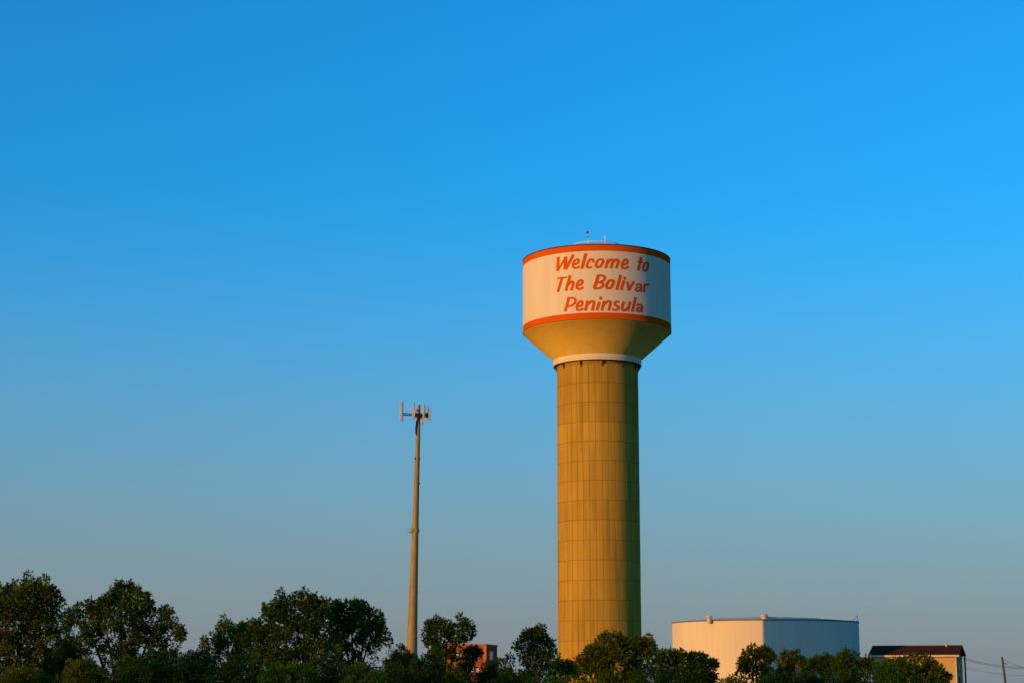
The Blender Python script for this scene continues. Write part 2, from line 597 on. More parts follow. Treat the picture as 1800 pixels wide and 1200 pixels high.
# painted letters, measured as strokes round the shell: (arc, height) centre lines and brush width in metres
LETTERS = [
 ('W',[([(-4.239,43.183),(-4.339,41.765)],0.367),([(-4.263,41.887),(-3.451,42.996)],0.25),([(-3.419,43.117),(-3.513,41.815)],0.382),([(-3.403,41.899),(-2.61,43.231)],0.338)]),
 ('e',[([(-2.564,42.259),(-2.21,42.328),(-2.098,42.589),(-2.243,42.745),(-2.465,42.652),(-2.638,42.338),(-2.655,42.049),(-2.47,41.889),(-2.212,41.921),(-1.993,42.038)],0.279)]),
 ('l',[([(-1.35,43.298),(-1.778,41.772)],0.353)]),
 ('c',[([(-0.69,42.347),(-0.688,42.601),(-0.878,42.678),(-1.114,42.467),(-1.273,42.111),(-1.204,41.89),(-0.92,41.881),(-0.764,41.928)],0.294)]),
 ('o',[([(0.112,42.666),(-0.172,42.572),(-0.366,42.232),(-0.368,41.979),(-0.213,41.869),(0.035,41.977),(0.25,42.304),(0.302,42.558),(0.112,42.666)],0.309)]),
 ('m',[([(0.823,42.713),(0.529,41.764)],0.309),([(0.748,42.312),(1.001,42.609),(1.218,42.638),(1.289,42.496),(1.029,41.776)],0.309),([(1.178,42.288),(1.509,42.629),(1.744,42.641),(1.816,42.463),(1.573,41.797)],0.309)]),
 ('e',[([(2.292,42.21),(2.661,42.333),(2.781,42.612),(2.627,42.744),(2.395,42.617),(2.217,42.278),(2.198,41.986),(2.386,41.854),(2.655,41.925),(2.891,42.076)],0.294)]),
 ('t',[([(4.332,43.195),(3.96,41.792)],0.338),([(3.888,42.644),(4.549,42.668)],0.22)]),
 ('o',[([(5.04,42.708),(4.751,42.535),(4.559,42.143),(4.555,41.924),(4.766,41.843),(5.027,42.025),(5.21,42.381),(5.215,42.638),(5.04,42.708)],0.294)]),
 ('T',[([(-4.393,41.043),(-3.307,41.039)],0.235),([(-3.835,40.999),(-4.317,39.674)],0.338)]),
 ('h',[([(-2.961,41.203),(-3.432,39.688)],0.338),([(-3.196,40.209),(-2.928,40.511),(-2.74,40.532),(-2.651,40.344),(-2.858,39.673)],0.309)]),
 ('e',[([(-2.195,40.145),(-1.846,40.219),(-1.736,40.48),(-1.88,40.633),(-2.098,40.537),(-2.268,40.222),(-2.285,39.934),(-2.103,39.778),(-1.849,39.814),(-1.633,39.933)],0.294)]),
 ('B',[([(-0.15,41.108),(-0.584,39.726)],0.367),([(-0.327,41.023),(0.132,41.05),(0.449,40.894),(0.376,40.604),(-0.015,40.399),(-0.262,40.372)],0.294),([(-0.227,40.35),(0.126,40.313),(0.3,40.097),(0.051,39.844),(-0.373,39.752),(-0.619,39.777)],0.294)]),
 ('o',[([(1.125,40.584),(0.837,40.482),(0.641,40.138),(0.638,39.886),(0.794,39.781),(1.046,39.896),(1.265,40.228),(1.318,40.483),(1.125,40.584)],0.323)]),
 ('l',[([(2.046,41.186),(1.608,39.643)],0.338)]),
 ('i',[([(2.379,40.65),(2.051,39.652)],0.338),([(2.458,40.873)],0.353)]),
 ('v',[([(2.747,40.569),(2.844,39.65)],0.309),([(3.441,40.645),(2.868,39.695)],0.279)]),
 ('a',[([(3.641,40.274),(3.939,40.415),(4.242,40.377),(4.291,40.143),(4.195,39.66)],0.279),([(4.238,40.122),(3.848,40.078),(3.618,39.836),(3.758,39.706),(4.164,39.874)],0.25)]),
 ('r',[([(4.753,40.565),(4.589,39.671)],0.309),([(4.644,40.187),(4.931,40.501),(5.324,40.535)],0.25)]),
 ('P',[([(-3.089,39.041),(-3.522,37.636)],0.353),([(-3.243,38.946),(-2.75,38.941),(-2.454,38.776),(-2.493,38.454),(-2.83,38.19),(-3.248,38.152)],0.279)]),
 ('e',[([(-2.21,38.053),(-1.862,38.127),(-1.752,38.388),(-1.895,38.54),(-2.113,38.444),(-2.282,38.13),(-2.299,37.843),(-2.118,37.688),(-1.864,37.725),(-1.648,37.844)],0.294)]),
 ('n',[([(-1.23,38.568),(-1.465,37.591)],0.323),([(-1.304,38.139),(-0.948,38.451),(-0.7,38.482),(-0.618,38.286),(-0.8,37.571)],0.309)]),
 ('i',[([(-0.089,38.439),(-0.356,37.578)],0.323),([(0.041,38.799)],0.367)]),
 ('n',[([(0.37,38.534),(0.136,37.562)],0.323),([(0.296,38.116),(0.653,38.445),(0.902,38.486),(0.986,38.294),(0.786,37.57)],0.309)]),
 ('s',[([(1.866,38.43),(1.683,38.515),(1.463,38.397),(1.424,38.179),(1.678,38.046),(1.786,37.872),(1.601,37.683),(1.31,37.672),(1.131,37.774)],0.294)]),
 ('u',[([(2.353,38.552),(2.158,38.0),(2.192,37.714),(2.456,37.695),(2.767,37.969)],0.309),([(3.01,38.601),(2.724,37.642)],0.323)]),
 ('l',[([(3.624,39.091),(3.211,37.587)],0.338)]),
 ('a',[([(3.72,38.255),(4.019,38.394),(4.324,38.356),(4.373,38.122),(4.277,37.641)],0.279),([(4.32,38.102),(3.928,38.059),(3.696,37.819),(3.837,37.689),(4.245,37.855)],0.25)]),
]



def smooth_line(P, n=5):
    if len(P) == 2:
        (x0, y0), (x1, y1) = P
        return [(x0 + (x1 - x0) * i / 6, y0 + (y1 - y0) * i / 6) for i in range(7)]
    closed = P[0] == P[-1]
    out = []
    m = len(P)
    for i in range(m - 1):
        p1, p2 = P[i], P[i + 1]
        p0 = P[i - 1] if i > 0 else (P[m - 2] if closed else p1)
        p3 = P[i + 2] if i + 2 < m else (P[1] if closed else p2)
        for k in range(n):
            t = k / n
            out.append(tuple(0.5 * (2 * p1[q] + (p2[q] - p0[q]) * t + (2 * p0[q] - 5 * p1[q] + 4 * p2[q] - p3[q]) * t * t
                                    + (3 * p1[q] - p0[q] - 3 * p2[q] + p3[q]) * t ** 3) for q in (0, 1)))
    out.append(P[-1])
    return out


for ch, strokes in LETTERS:
    b = MB()
    for si, (P, wd) in enumerate(strokes):
        rr = RT + 0.006 + 0.003 * si

        def onto(s, z):
            a = -PI / 2 + s / RT
            return (rr * math.cos(a), rr * math.sin(a), z)
        if len(P) == 1:
            (s, z), r = P[0], wd / 2
            b.add([onto(s + r * 0.9 * math.cos(2 * PI * k / 14), z + r * math.sin(2 * PI * k / 14)) for k in range(14)], [tuple(range(14))])
            continue
        Q = smooth_line(P)
        vs = []
        closed = P[0] == P[-1]
        for i, (s, z) in enumerate(Q):
            a = Q[i - 1] if i > 0 else (Q[-2] if closed else Q[0])
            d = Q[i + 1] if i < len(Q) - 1 else (Q[1] if closed else Q[-1])
            tx, tz = d[0] - a[0], d[1] - a[1]
            l = math.hypot(tx, tz) or 1
            nx, nz = -tz / l, tx / l
            # flat brush held level: strokes that run sideways come out a little thinner
            hw = wd / 2 * (0.72 + 0.23 * abs(nx))
            vs.append(onto(s + nx * hw, z + nz * hw))
            vs.append(onto(s - nx * hw, z - nz * hw))
        b.add(vs, [(2 * i, 2 * i + 2, 2 * i + 3, 2 * i + 1) for i in range(len(Q) - 1)])
    lo = b.build('letter', M['orange'], shell)
    lo['label'] = 'orange painted letter %s on the white tank' % ch

# handrail, beacon mast and vent pipe on the roof
c = MB()
c.ring(2.55, 45.70, 0.036)
c.ring(2.55, 45.25, 0.026)
for k in range(12):
    a = VIEW + R_(12 + 30 * k)
    c.tube([(2.55 * math.cos(a), 2.55 * math.sin(a), 44.45), (2.55 * math.cos(a), 2.55 * math.sin(a), 45.71)], 0.035, 6)
c.build('handrail', M['rail'], tower)
bx, by = at(1032.5, 411, 179.2).x - TX, -0.8
c = MB()
c.tube([(bx, by, 44.4), (bx, by, 46.95)], 0.022, 6)
mast = c.build('beacon_mast', M['rail'], tower)
c = MB()
c.lathe([(0.04, 46.88), (0.12, 46.93), (0.14, 47.05), (0.11, 47.16), (0.0, 47.20)], 14, (bx, by))
c.build('beacon', M['red'], mast)
c = MB()
c.lathe([(0.0, 46.48), (0.08, 46.50), (0.08, 46.60), (0.0, 46.62)], 10, (bx, by))
c.build('sensor', M['frame'], mast)
c = MB()
vx, vy = at(1064, 417, 179.4).x - TX, -0.6
c.tube([(vx, vy, 44.4), (vx, vy, 46.72)], 0.06, 8)
c.build('vent_pipe', M['rail'], tower)
c = MB()
c.lathe([(0.45, 44.45), (0.45, 45.0), (0.62, 45.03), (0.62, 45.12), (0.0, 45.3)], 20, (0.55, -0.9), smooth=False)
c.build('roof_vent', M['white'], tower)

# ---------------------------------------------------------------- wide storage tank
KX = 29.05
KY = 211.6
KR = 10.62
KZ = at(1347, 1087.5, KY - KR).z
st = thing('storage_tank', 'wide white cylindrical storage tank, half in shadow, right of the water tower', 'storage tank', (KX, KY, 0))
c = MB()
c.lathe([(KR, -0.2), (KR, KZ - 0.12)], 160)
c.build('shell', M['tankwhite'], st)
c = MB()
c.lathe([(KR, KZ - 0.12), (KR + 0.06, KZ - 0.11), (KR + 0.06, KZ), (KR - 0.05, KZ + 0.01)], 160, smooth=False)
c.build('rim', M['tankrim'], st)
c = MB()
c.lathe([(KR - 0.05, KZ - 0.01), (KR * 0.6, KZ + 0.38), (KR * 0.25, KZ + 0.56), (0, KZ + 0.60)], 96)
c.build('tank_roof', M['tankwhite'], st)


def roof_vent(px, Y, zb, h, r):
    x = at(px, 1085, Y).x - KX
    b = MB()
    b.lathe([(r * 0.72, zb - 0.3), (r * 0.72, zb + h * 0.45)], 16, (x, Y - KY))
    v = b.build('roof_vent', M['trim'], st)
    b = MB()
    b.lathe([(r * 0.6, zb + h * 0.42), (r, zb + h * 0.45), (r * 1.02, zb + h * 0.72), (r * 0.7, zb + h * 0.95), (0, zb + h)], 16, (x, Y - KY))
    b.build('vent_cap', M['trim'], v)


roof_vent(1246.5, KY - 8.2, KZ - 0.02, 0.52, 0.36)
roof_vent(1343.5, KY - 9.6, KZ + 0.02, 0.62, 0.40)
c = MB()
p0, p1 = at(1346, 1085.2, KY - 9.4), at(1394, 1086.6, KY - 7.6)
c.tube([p0 - Vector((KX, KY, 0)), p1 - Vector((KX, KY, 0))], 0.14, 8)
c.build('roof_pipe', M['trim'], st)
c = MB()
q = at(1442, 1087, KY - 3) - Vector((KX, KY, 0))
c.bbox((q.x - 0.32, q.y - 0.3, KZ - 0.1), (q.x + 0.32, q.y + 0.3, q.z + 0.02), 0.03)
c.tube([(q.x + 0.24, q.y, q.z), (q.x + 0.24, q.y, q.z + 0.26)], 0.05, 6)
c.build('roof_hatch', M['rail'], st)
c = MB()
e = at(1508, 1085, KY) - Vector((KX, KY, 0))
a0, a1 = at(1495.5, 1094, KY - 2.5) - Vector((KX, KY, 0)), at(1507.5, 1081.5, KY - 1) - Vector((KX, KY, 0))
c.tube([a0, a1], 0.04, 6)
c.tube([a1, (a1.x, a1.y, KZ - 0.8)], 0.04, 6)
c.tube([a0 + Vector((0.35, 0, -0.1)), a1 + Vector((0, 0, -0.45))], 0.035, 6)
c.build('stair_rail', M['rail'], st)

# ---------------------------------------------------------------- mobile phone mast
PY = 198.0
base = at(723.5, 1160, PY)
head = at(736.3, 711, PY)
base2 = base + (base - head) * (base.z / (head.z - base.z))
mast = thing('cell_tower', 'slender steel monopole with antennas at its top, left of the water tower', 'mast', (base2.x, PY, 0))


def onp(z):
    t = z / head.z
    return Vector(((head.x - base2.x) * t, 0, z))


def wpole(px, py, Y=PY):
    v = at(px, py, Y)
    return Vector((v.x - base2.x, Y - PY, v.z))


s = mpp(PY)
zz = [0, 3, at(0, 1125, PY).z, at(0, 1040, PY).z, at(0, 930, PY).z, at(0, 800, PY).z, at(0, 740, PY).z, head.z]
rr = [0.66, 0.63, 0.57, 0.455, 0.35, 0.265, 0.22, 0.18]
c = MB()
c.tube([onp(z) for z in zz], rr, 18)
c.build('pole', M['galv'], mast)
for py, k in ((1120, 1.06), (1040, 1.07), (848, 1.08)):
    z = at(0, py, PY).z
    r = float(np.interp(z, zz, rr)) * k
    c = MB()
    c.tube([onp(z - 0.09), onp(z + 0.09)], r, 18)
    c.build('flange', M['galv'], mast)
# round bulge half way up: two drum shaped aerials on either side
q = wpole(729.3, 932)
for sx in (-1, 1):
    c = MB()
    prof = [(0.0, 0.50), (0.16, 0.47), (0.30, 0.38), (0.37, 0.22), (0.38, 0.05), (0.36, 0.0)]
    mtx = Matrix.Translation(q) @ Matrix.Rotation(sx * PI / 2, 4, 'Y')
    b = MB()
    b.lathe(prof[::-1], 18)
    c.add([mtx @ Vector(t) for t in b.v], b.f, True)
    d = c.build('drum_antenna', M['galv'], mast)
    if sx < 0:
        c = MB()
        c.tube([q + Vector((-0.42, -0.1, -0.16)), q + Vector((-0.85, -0.1, -0.19))], [0.03, 0.012], 5)
        c.build('feed_pin', M['frame'], d)
# panels with their pipes
for (px0, px1, py0, py1, dy, pipe) in ((703.6, 708.0, 707.6, 741.0, -0.9, (709.0, 707.5, 742.5)),
                                       (725.4, 730.8, 716.8, 736.2, -1.2, (729.3, 709.0, 738.0)),
                                       (743.6, 747.2, 710.8, 734.2, -0.7, (747.3, 711.5, 735.0)),
                                       (753.6, 757.6, 717.4, 739.6, -0.3, (752.6, 712.5, 738.0))):
    a, b_ = wpole(px0, py1), wpole(px1, py0)
    c = MB()
    c.bbox((a.x, dy - 0.09, a.z), (b_.x, dy + 0.07, b_.z), 0.025)
    pn = c.build('antenna_panel', M['panel'], mast)
    c = MB()
    x = wpole(pipe[0], 720).x
    c.tube([(x, dy + 0.14, wpole(0, pipe[2]).z), (x, dy + 0.14, wpole(0, pipe[1]).z)], 0.035, 6)
    c.build('mounting_pipe', M['frame'], pn)
# platform arms
zc = wpole(0, 727.8).z
hub = onp(zc)
for tgt in ((wpole(708.5, 728).x, -0.75), (wpole(729, 728).x, -1.05), (wpole(746, 728).x, -0.55), (wpole(752.6, 728).x, -0.15), (hub.x + 0.5, 1.1), (hub.x - 0.6, 1.0)):
    c = MB()
    for dz in (0.0, -0.17):
        c.tube([hub + Vector((0, 0, dz)), (tgt[0], tgt[1], zc + dz)], 0.06, 6)
    c.build('arm', M['frame'], mast)
c = MB()
c.lathe([(0.20, zc - 0.42), (0.27, zc - 0.40), (0.27, zc + 0.16), (0.18, zc + 0.18)], 16, (hub.x, 0), smooth=False)
c.build('head_collar', M['frame'], mast)
for (x0, x1, y0, y1, dy, mt) in ((740.6, 745.6, 733.4, 743.0, -0.55, 'yellow'), (747.8, 752.2, 724.4, 732.8, 0.2, 'frame'), (732.2, 735.0, 719.6, 722.6, -0.3, 'frame'), (753.8, 756.4, 733.0, 738.8, 0.1, 'frame')):
    a, b_ = wpole(x0, y1), wpole(x1, y0)
    c = MB()
    c.bbox((a.x, dy - 0.1, a.z), (b_.x, dy + 0.1, b_.z), 0.03)
    c.build('radio_unit', M[mt], mast)
c = MB()
c.tube([wpole(742.8, 743) + Vector((0, -0.5, 0)), wpole(742.8, 748) + Vector((0, -0.5, 0))], 0.03, 6)
c.build('cable_tail', M['dark'], mast)
c = MB()
c.tube([wpole(735.5, 733) + Vector((0, -0.3, 0)), wpole(732.6, 741) + Vector((0, -0.3, 0)), wpole(731.3, 752) + Vector((0, -0.28, 0)), wpole(731.2, 760) + Vector((0, -0.26, 0)), wpole(732.2, 765.5) + Vector((0, -0.2, 0))], [0.05, 0.07, 0.075, 0.07, 0.04], 8)
c.build('cable_loop', M['dark'], mast)
for px, py in ((730.2, 805.5),):
    q = wpole(px, py)
    c = MB()
    c.bbox((q.x - 0.06, -0.27, q.z - 0.12), (q.x + 0.06, -0.17, q.z + 0.12), 0.02)
    c.build('cable_port', M['dark'], mast)
for px, py in ((738.0, 806), (737.4, 849)):
    q = wpole(px, py)
    c = MB()
    c.bbox((q.x - 0.10, -0.06, q.z - 0.12), (q.x + 0.05, 0.06, q.z + 0.12), 0.02)
    c.build('step_lug', M['galv'], mast)

# ---------------------------------------------------------------- brick building
BY = 213.0
bc = at(854.5, 1131, BY)
bb = thing('brick_building', 'small orange brick building with flat roof behind the trees', 'building', (bc.x, BY, 0), R_(-11.0))
BHt = bc.z
bw, bd = 4.9, 6.4
c = MB()
c.box((-bw, 0, -0.2), (0, bd, BHt - 0.22))
c.build('wall', M['brick'], bb)
COP = mat_w('coping', (0.36, 0.15, 0.035), (0.30, 0.12, 0.03), 0.8, scale=(3, 3, 3))
c = MB()
c.box((-bw - 0.06, -0.06, BHt - 0.22), (0.06, bd + 0.06, BHt))
c.build('parapet_coping', COP, bb)
c = MB()
c.box((-0.30, -0.05, 0), (0.03, 0.0, BHt - 0.225))
c.build('corner_pilaster', mat_w('pilaster_brick', (0.44, 0.20, 0.07), (0.38, 0.16, 0.05), 0.85, scale=(3, 3, 3)), bb)
for z in (BHt - 1.95, BHt - 2.55):
    c = MB()
    c.box((-bw, -0.05, z - 0.07), (-0.305, 0.0, z + 0.07))
    c.build('string_course', COP, bb)
c = MB()
c.tube([(-1.25, -0.12, BHt - 0.02), (-1.25, -0.12, BHt - 0.72)], 0.09, 8)
c.bbox((-1.42, -0.22, BHt - 1.0), (-1.05, -0.005, BHt - 0.70), 0.03)
c.build('downpipe', material('rust_pipe', (0.06, 0.02, 0.012), 0.7), bb)


def window(parent, x0, x1, z0, z1, side, mf):
    """window set into a wall: side 'f' front (faces -y), 'r' right (faces +x)"""
    def bx(b, u0, u1, d0, d1, w0, w1):
        if side == 'f':
            b.box((u0, -d1, w0), (u1, -d0, w1))
        else:
            b.box((d0, u0, w0), (d1, u1, w1))
    b = MB()
    t = 0.07
    bx(b, x0 - t, x0, 0, 0.06, z0 - t, z1 + t)
    bx(b, x1, x1 + t, 0, 0.06, z0 - t, z1 + t)
    bx(b, x0, x1, 0, 0.06, z1, z1 + t)
    bx(b, x0, x1, 0, 0.08, z0 - t, z0)
    bx(b, x0, x1, 0, 0.045, (z0 + z1) / 2 - 0.02, (z0 + z1) / 2 + 0.02)
    o = b.build('window', mf, parent)
    b = MB()
    bx(b, x0, x1, 0.005, 0.02, z0, z1)
    b.build('pane', M['glass'], o)


window(bb, 1.9, 3.9, BHt - 1.75, BHt - 0.85, 'r', M['trim'])

# white board and barrier seen through the gap in the trees
q = at(805.5, 1151.5, 120)
sg = thing('sign_board', 'small blank cream board glimpsed through the trees before the brick building', 'sign', (q.x, 120, 0), R_(-25))
c = MB()
c.bbox((-0.32, -0.03, q.z - 0.24), (0.32, 0.03, q.z + 0.24), 0.012)
c.build('board', M['rail'], sg)
for x in (-0.22, 0.22):
    c = MB()
    c.tube([(x, 0.06, 0), (x, 0.06, q.z + 0.1)], 0.028, 6)
    c.build('post', M['galv'], sg)
q = at(828, 1177.5, 90)
br = thing('traffic_barrier', 'red and white barrier low among the bushes', 'barrier', (q.x, 90, 0), R_(-8))
for i in range(6):
    c = MB()
    x0 = -0.42 + i * 0.14
    c.box((x0, -0.02, q.z - 0.10), (x0 + 0.139, 0.02, q.z + 0.10))
    c.build('board_stripe', M['rail'] if i % 2 else M['red'], br)
for x in (-0.36, 0.36):
    c = MB()
    c.tube([(x, 0.05, 0), (x, 0.05, q.z + 0.06)], 0.03, 6)
    c.build('post', M['galv'], br)

# ---------------------------------------------------------------- house on the right
HYL = 202.3
eL = at(1526.3, 1150.5, HYL)
PHI = R_(-20.0)
hz = eL.z
hs_ = thing('cream_house', 'raised cream house with dark gabled roof at the right', 'house', (eL.x, HYL, 0), PHI)
HL, HD, RISE, OV = 9.75, 6.3, 1.02, 0.38
m_ = MB()
t = 0.12
y0, y1, ym = 0.0, HD, HD / 2
for (ya, za, yb, zb) in ((y0, hz, ym, hz + RISE), (y1, hz, ym, hz + RISE)):
    vs = [(0, ya, za), (HL, ya, za), (HL, yb, zb), (0, yb, zb), (0, ya, za - t), (HL, ya, za - t), (HL, yb, zb - t), (0, yb, zb - t)]
    m_.add(vs, [(0, 1, 2, 3), (7, 6, 5, 4), (0, 4, 5, 1), (1, 5, 6, 2), (3, 2, 6, 7), (0, 3, 7, 4)])
rf = m_.build('roof', M['roof'], hs_)
c = MB()
c.tube([(0, ym, hz + RISE + 0.015), (HL, ym, hz + RISE + 0.015)], 0.06, 6)
c.build('ridge_cap', mat_w('ridge_cap', (0.16, 0.08, 0.04), (0.12, 0.06, 0.03), 0.8, scale=(3, 3, 3)), rf)
c = MB()
c.lathe([(0.09, hz + RISE - 0.2), (0.09, hz + RISE + 0.14), (0.15, hz + RISE + 0.15), (0.15, hz + RISE + 0.2), (0, hz + RISE + 0.22)], 12, (HL * 0.83, ym - 0.3), smooth=False)
c.build('roof_vent', M['trim'], rf)
c = MB()
c.box((0.02, -0.035, hz - t - 0.10), (HL - 0.02, -0.002, hz - 0.03))
c.build('fascia', M['trim'], hs_)
for x in (0.0, HL):
    for (ya, yb) in ((y0, ym), (y1, ym)):
        c = MB()
        s1 = x + (0.03 if x else -0.03)
        lo, hi = min(x, s1), max(x, s1)
        za, zb = hz - t - 0.08, hz + RISE - t - 0.08
        vs = [(lo, ya, za), (lo, yb, zb), (lo, yb, zb + 0.19), (lo, ya, za + 0.19), (hi, ya, za), (hi, yb, zb), (hi, yb, zb + 0.19), (hi, ya, za + 0.19)]
        c.add(vs, [(0, 1, 2, 3), (7, 6, 5, 4), (0, 4, 5, 1), (3, 2, 6, 7), (0, 3, 7, 4), (1, 5, 6, 2)])
        c.build('rake_board', M['roof'], hs_)
WX0, WX1, WY0, WY1 = 0.35, HL - 0.45, OV, HD - OV
WZ0 = hz - 4.6
c = MB()
zt = hz - t - 0.0
ze = hz - t + RISE * OV / ym - 0.02
zr = hz + RISE - t - 0.03
prof = [(WY0, WZ0), (WY1, WZ0), (WY1, ze), (ym, zr), (WY0, ze)]
vs = [(WX0, y, z) for y, z in prof] + [(WX1, y, z) for y, z in prof]
fs = [(4, 3, 2, 1, 0), (5, 6, 7, 8, 9)] + [(i, (i + 1) % 5, 5 + (i + 1) % 5, 5 + i) for i in range(5)]
c.add(vs, fs)
wall = c.build('wall', M['siding'], hs_)
for (x, y) in ((WX0, WY0), (WX1, WY0), (WX1, WY1)):
    c = MB()
    c.box((x - 0.07, y - 0.07, WZ0), (x + 0.07, y + 0.07, ze - 0.03))
    c.build('corner_board', M['trim'], hs_)
g_in = thing


def win2(x0, x1, z0, z1):
    b = MB()
    tt = 0.08
    y = WY0
    for (a, b1, c1, d1) in ((x0 - tt, x0, z0 - tt, z1 + tt), (x1, x1 + tt, z0 - tt, z1 + tt), (x0, x1, z1, z1 + tt), (x0, x1, z0 - tt, z0)):
        b.box((a, y - 0.05, c1), (b1, y - 0.002, d1))
    o = b.build('window', M['trim'], hs_)
    b = MB()
    b.box((x0, y - 0.02, z0), (x1, y - 0.003, z1))
    b.build('pane', M['glass'], o)


for x in (1.9, 4.3):
    win2(x, x + 0.85, hz - 2.2, hz - 0.85)
# end wall window, shutters and downpipe
b = MB()
ey = HD * 0.5
b.box((WX1 + 0.002, ey - 0.62, hz - 1.75), (WX1 + 0.05, ey + 0.62, hz - 0.55))
o = b.build('end_window', M['frame'], hs_)
b = MB()
b.box((WX1 + 0.051, ey - 0.5, hz - 1.65), (WX1 + 0.06, ey + 0.5, hz - 0.65))
b.build('pane', M['glass'], o)
b = MB()
b.box((WX1 + 0.002, ey - 0.62, hz - 3.6), (WX1 + 0.05, ey + 0.62, hz - 2.4))
b.build('end_window', M['frame'], hs_)
for y in (HD - 0.12,):
    b = MB()
    b.tube([(HL - 0.12, y, 0), (HL - 0.12, y, hz - 0.15)], 0.09, 8)
    b.build('porch_post', M['wood'], hs_)
for x in (WX0 + 0.3, HL * 0.35, HL * 0.66, WX1 - 0.3):
    for y in (WY0 + 0.3, WY1 - 0.3):
        b = MB()
        b.tube([(x, y, -0.2), (x, y, WZ0 + 0.02)], 0.15, 8)
        b.build('stilt', M['wood'], hs_)

# ---------------------------------------------------------------- utility pole and wires
UY = 290.0
u0, u1 = at(1772.5, 1235, UY), at(1761.2, 1153.5, UY)
ub = u0 + (u0 - u1) * (u0.z / (u1.z - u0.z))
c = MB()
up = thing('utility_pole', 'leaning grey wooden utility pole at the right edge', 'utility pole', (ub.x, UY, 0))
c.tube([(0, 0, -0.3), (u1.x - ub.x, 0, u1.z)], [0.19, 0.15], 10)
c.build('pole', M['wood'], up)
c = MB()
q = at(1767.5, 1167, UY)
c.tube([(u1.x - ub.x + 0.25, -0.1, q.z + 0.2), (q.x - ub.x + 0.25, -0.1, q.z)], 0.06, 8)
c.build('insulator_bracket', M['wood'], up)


def wire(P, label, r=0.028):
    pts = smooth_line3(P)
    b = MB()
    b.tube(pts, r, 5)
    return tag(b.build('power_line', M['wire']), label, 'wire', 'overhead lines by the utility pole')


def smooth_line3(P):
    xs = [p[0] for p in P]
    out = []
    n = 28
    co = np.polyfit(xs, [p[1] for p in P], min(2, len(P) - 1))
    for i in range(n + 1):
        x = xs[0] + (xs[-1] - xs[0]) * i / n
        out.append(at(x, float(np.polyval(co, x)), P[0][2]))
    return out


wire([(1676, 1150.0, 292), (1725, 1164.2, 292), (1775, 1170.5, 292), (1840, 1171, 292)], 'upper of the slack wires running from the house past the pole')
wire([(1676, 1151.5, 295), (1725, 1166.0, 295), (1775, 1173.0, 295), (1840, 1172, 295)], 'middle of the slack wires running from the house past the pole')
wire([(1676, 1167.0, 297), (1725, 1179.0, 297), (1775, 1185.5, 297), (1840, 1186, 297)], 'lowest faint wire running from the house past the pole', 0.02)
wire([(1762, 1156.5, 289.7), (1785, 1168, 289.7), (1810, 1174, 289.7)], 'short wire falling from the pole top to the right edge', 0.03)

# ---------------------------------------------------------------- trees and bushes
rng = np.random.default_rng(11)


def leaf_mesh(name, P, D, size, asp, mat):
    """P: leaf bases (n,3), D: growth directions (n,3); each leaf a folded four sided blade"""
    n = len(P)
    D = D / np.maximum(np.linalg.norm(D, axis=1, keepdims=True), 1e-6)
    r = rng.normal(size=(n, 3))
    side = np.cross(D, r)
    side /= np.maximum(np.linalg.norm(side, axis=1, keepdims=True), 1e-6)
    nrm = np.cross(D, side)
    L = size * rng.uniform(0.5, 1.35, (n, 1))
    W = L * asp * rng.uniform(0.8, 1.15, (n, 1))
    v = np.empty((n, 4, 3))
    v[:, 0] = P
    v[:, 1] = P + D * L * 0.42 + side * W * 0.5 + nrm * L * 0.10
    v[:, 2] = P + D * L - nrm * L * 0.08
    v[:, 3] = P + D * L * 0.42 - side * W * 0.5 + nrm * L * 0.10
    me = bpy.data.meshes.new(name)
    me.vertices.add(4 * n)
    me.vertices.foreach_set('co', v.reshape(-1).astype(np.float32))
    me.loops.add(4 * n)
    me.loops.foreach_set('vertex_index', np.arange(4 * n, dtype=np.int32))
    me.polygons.add(n)
    me.polygons.foreach_set('loop_start', np.arange(0, 4 * n, 4, dtype=np.int32))
    me.update(calc_edges=True)
    me.materials.append(mat)
    return me


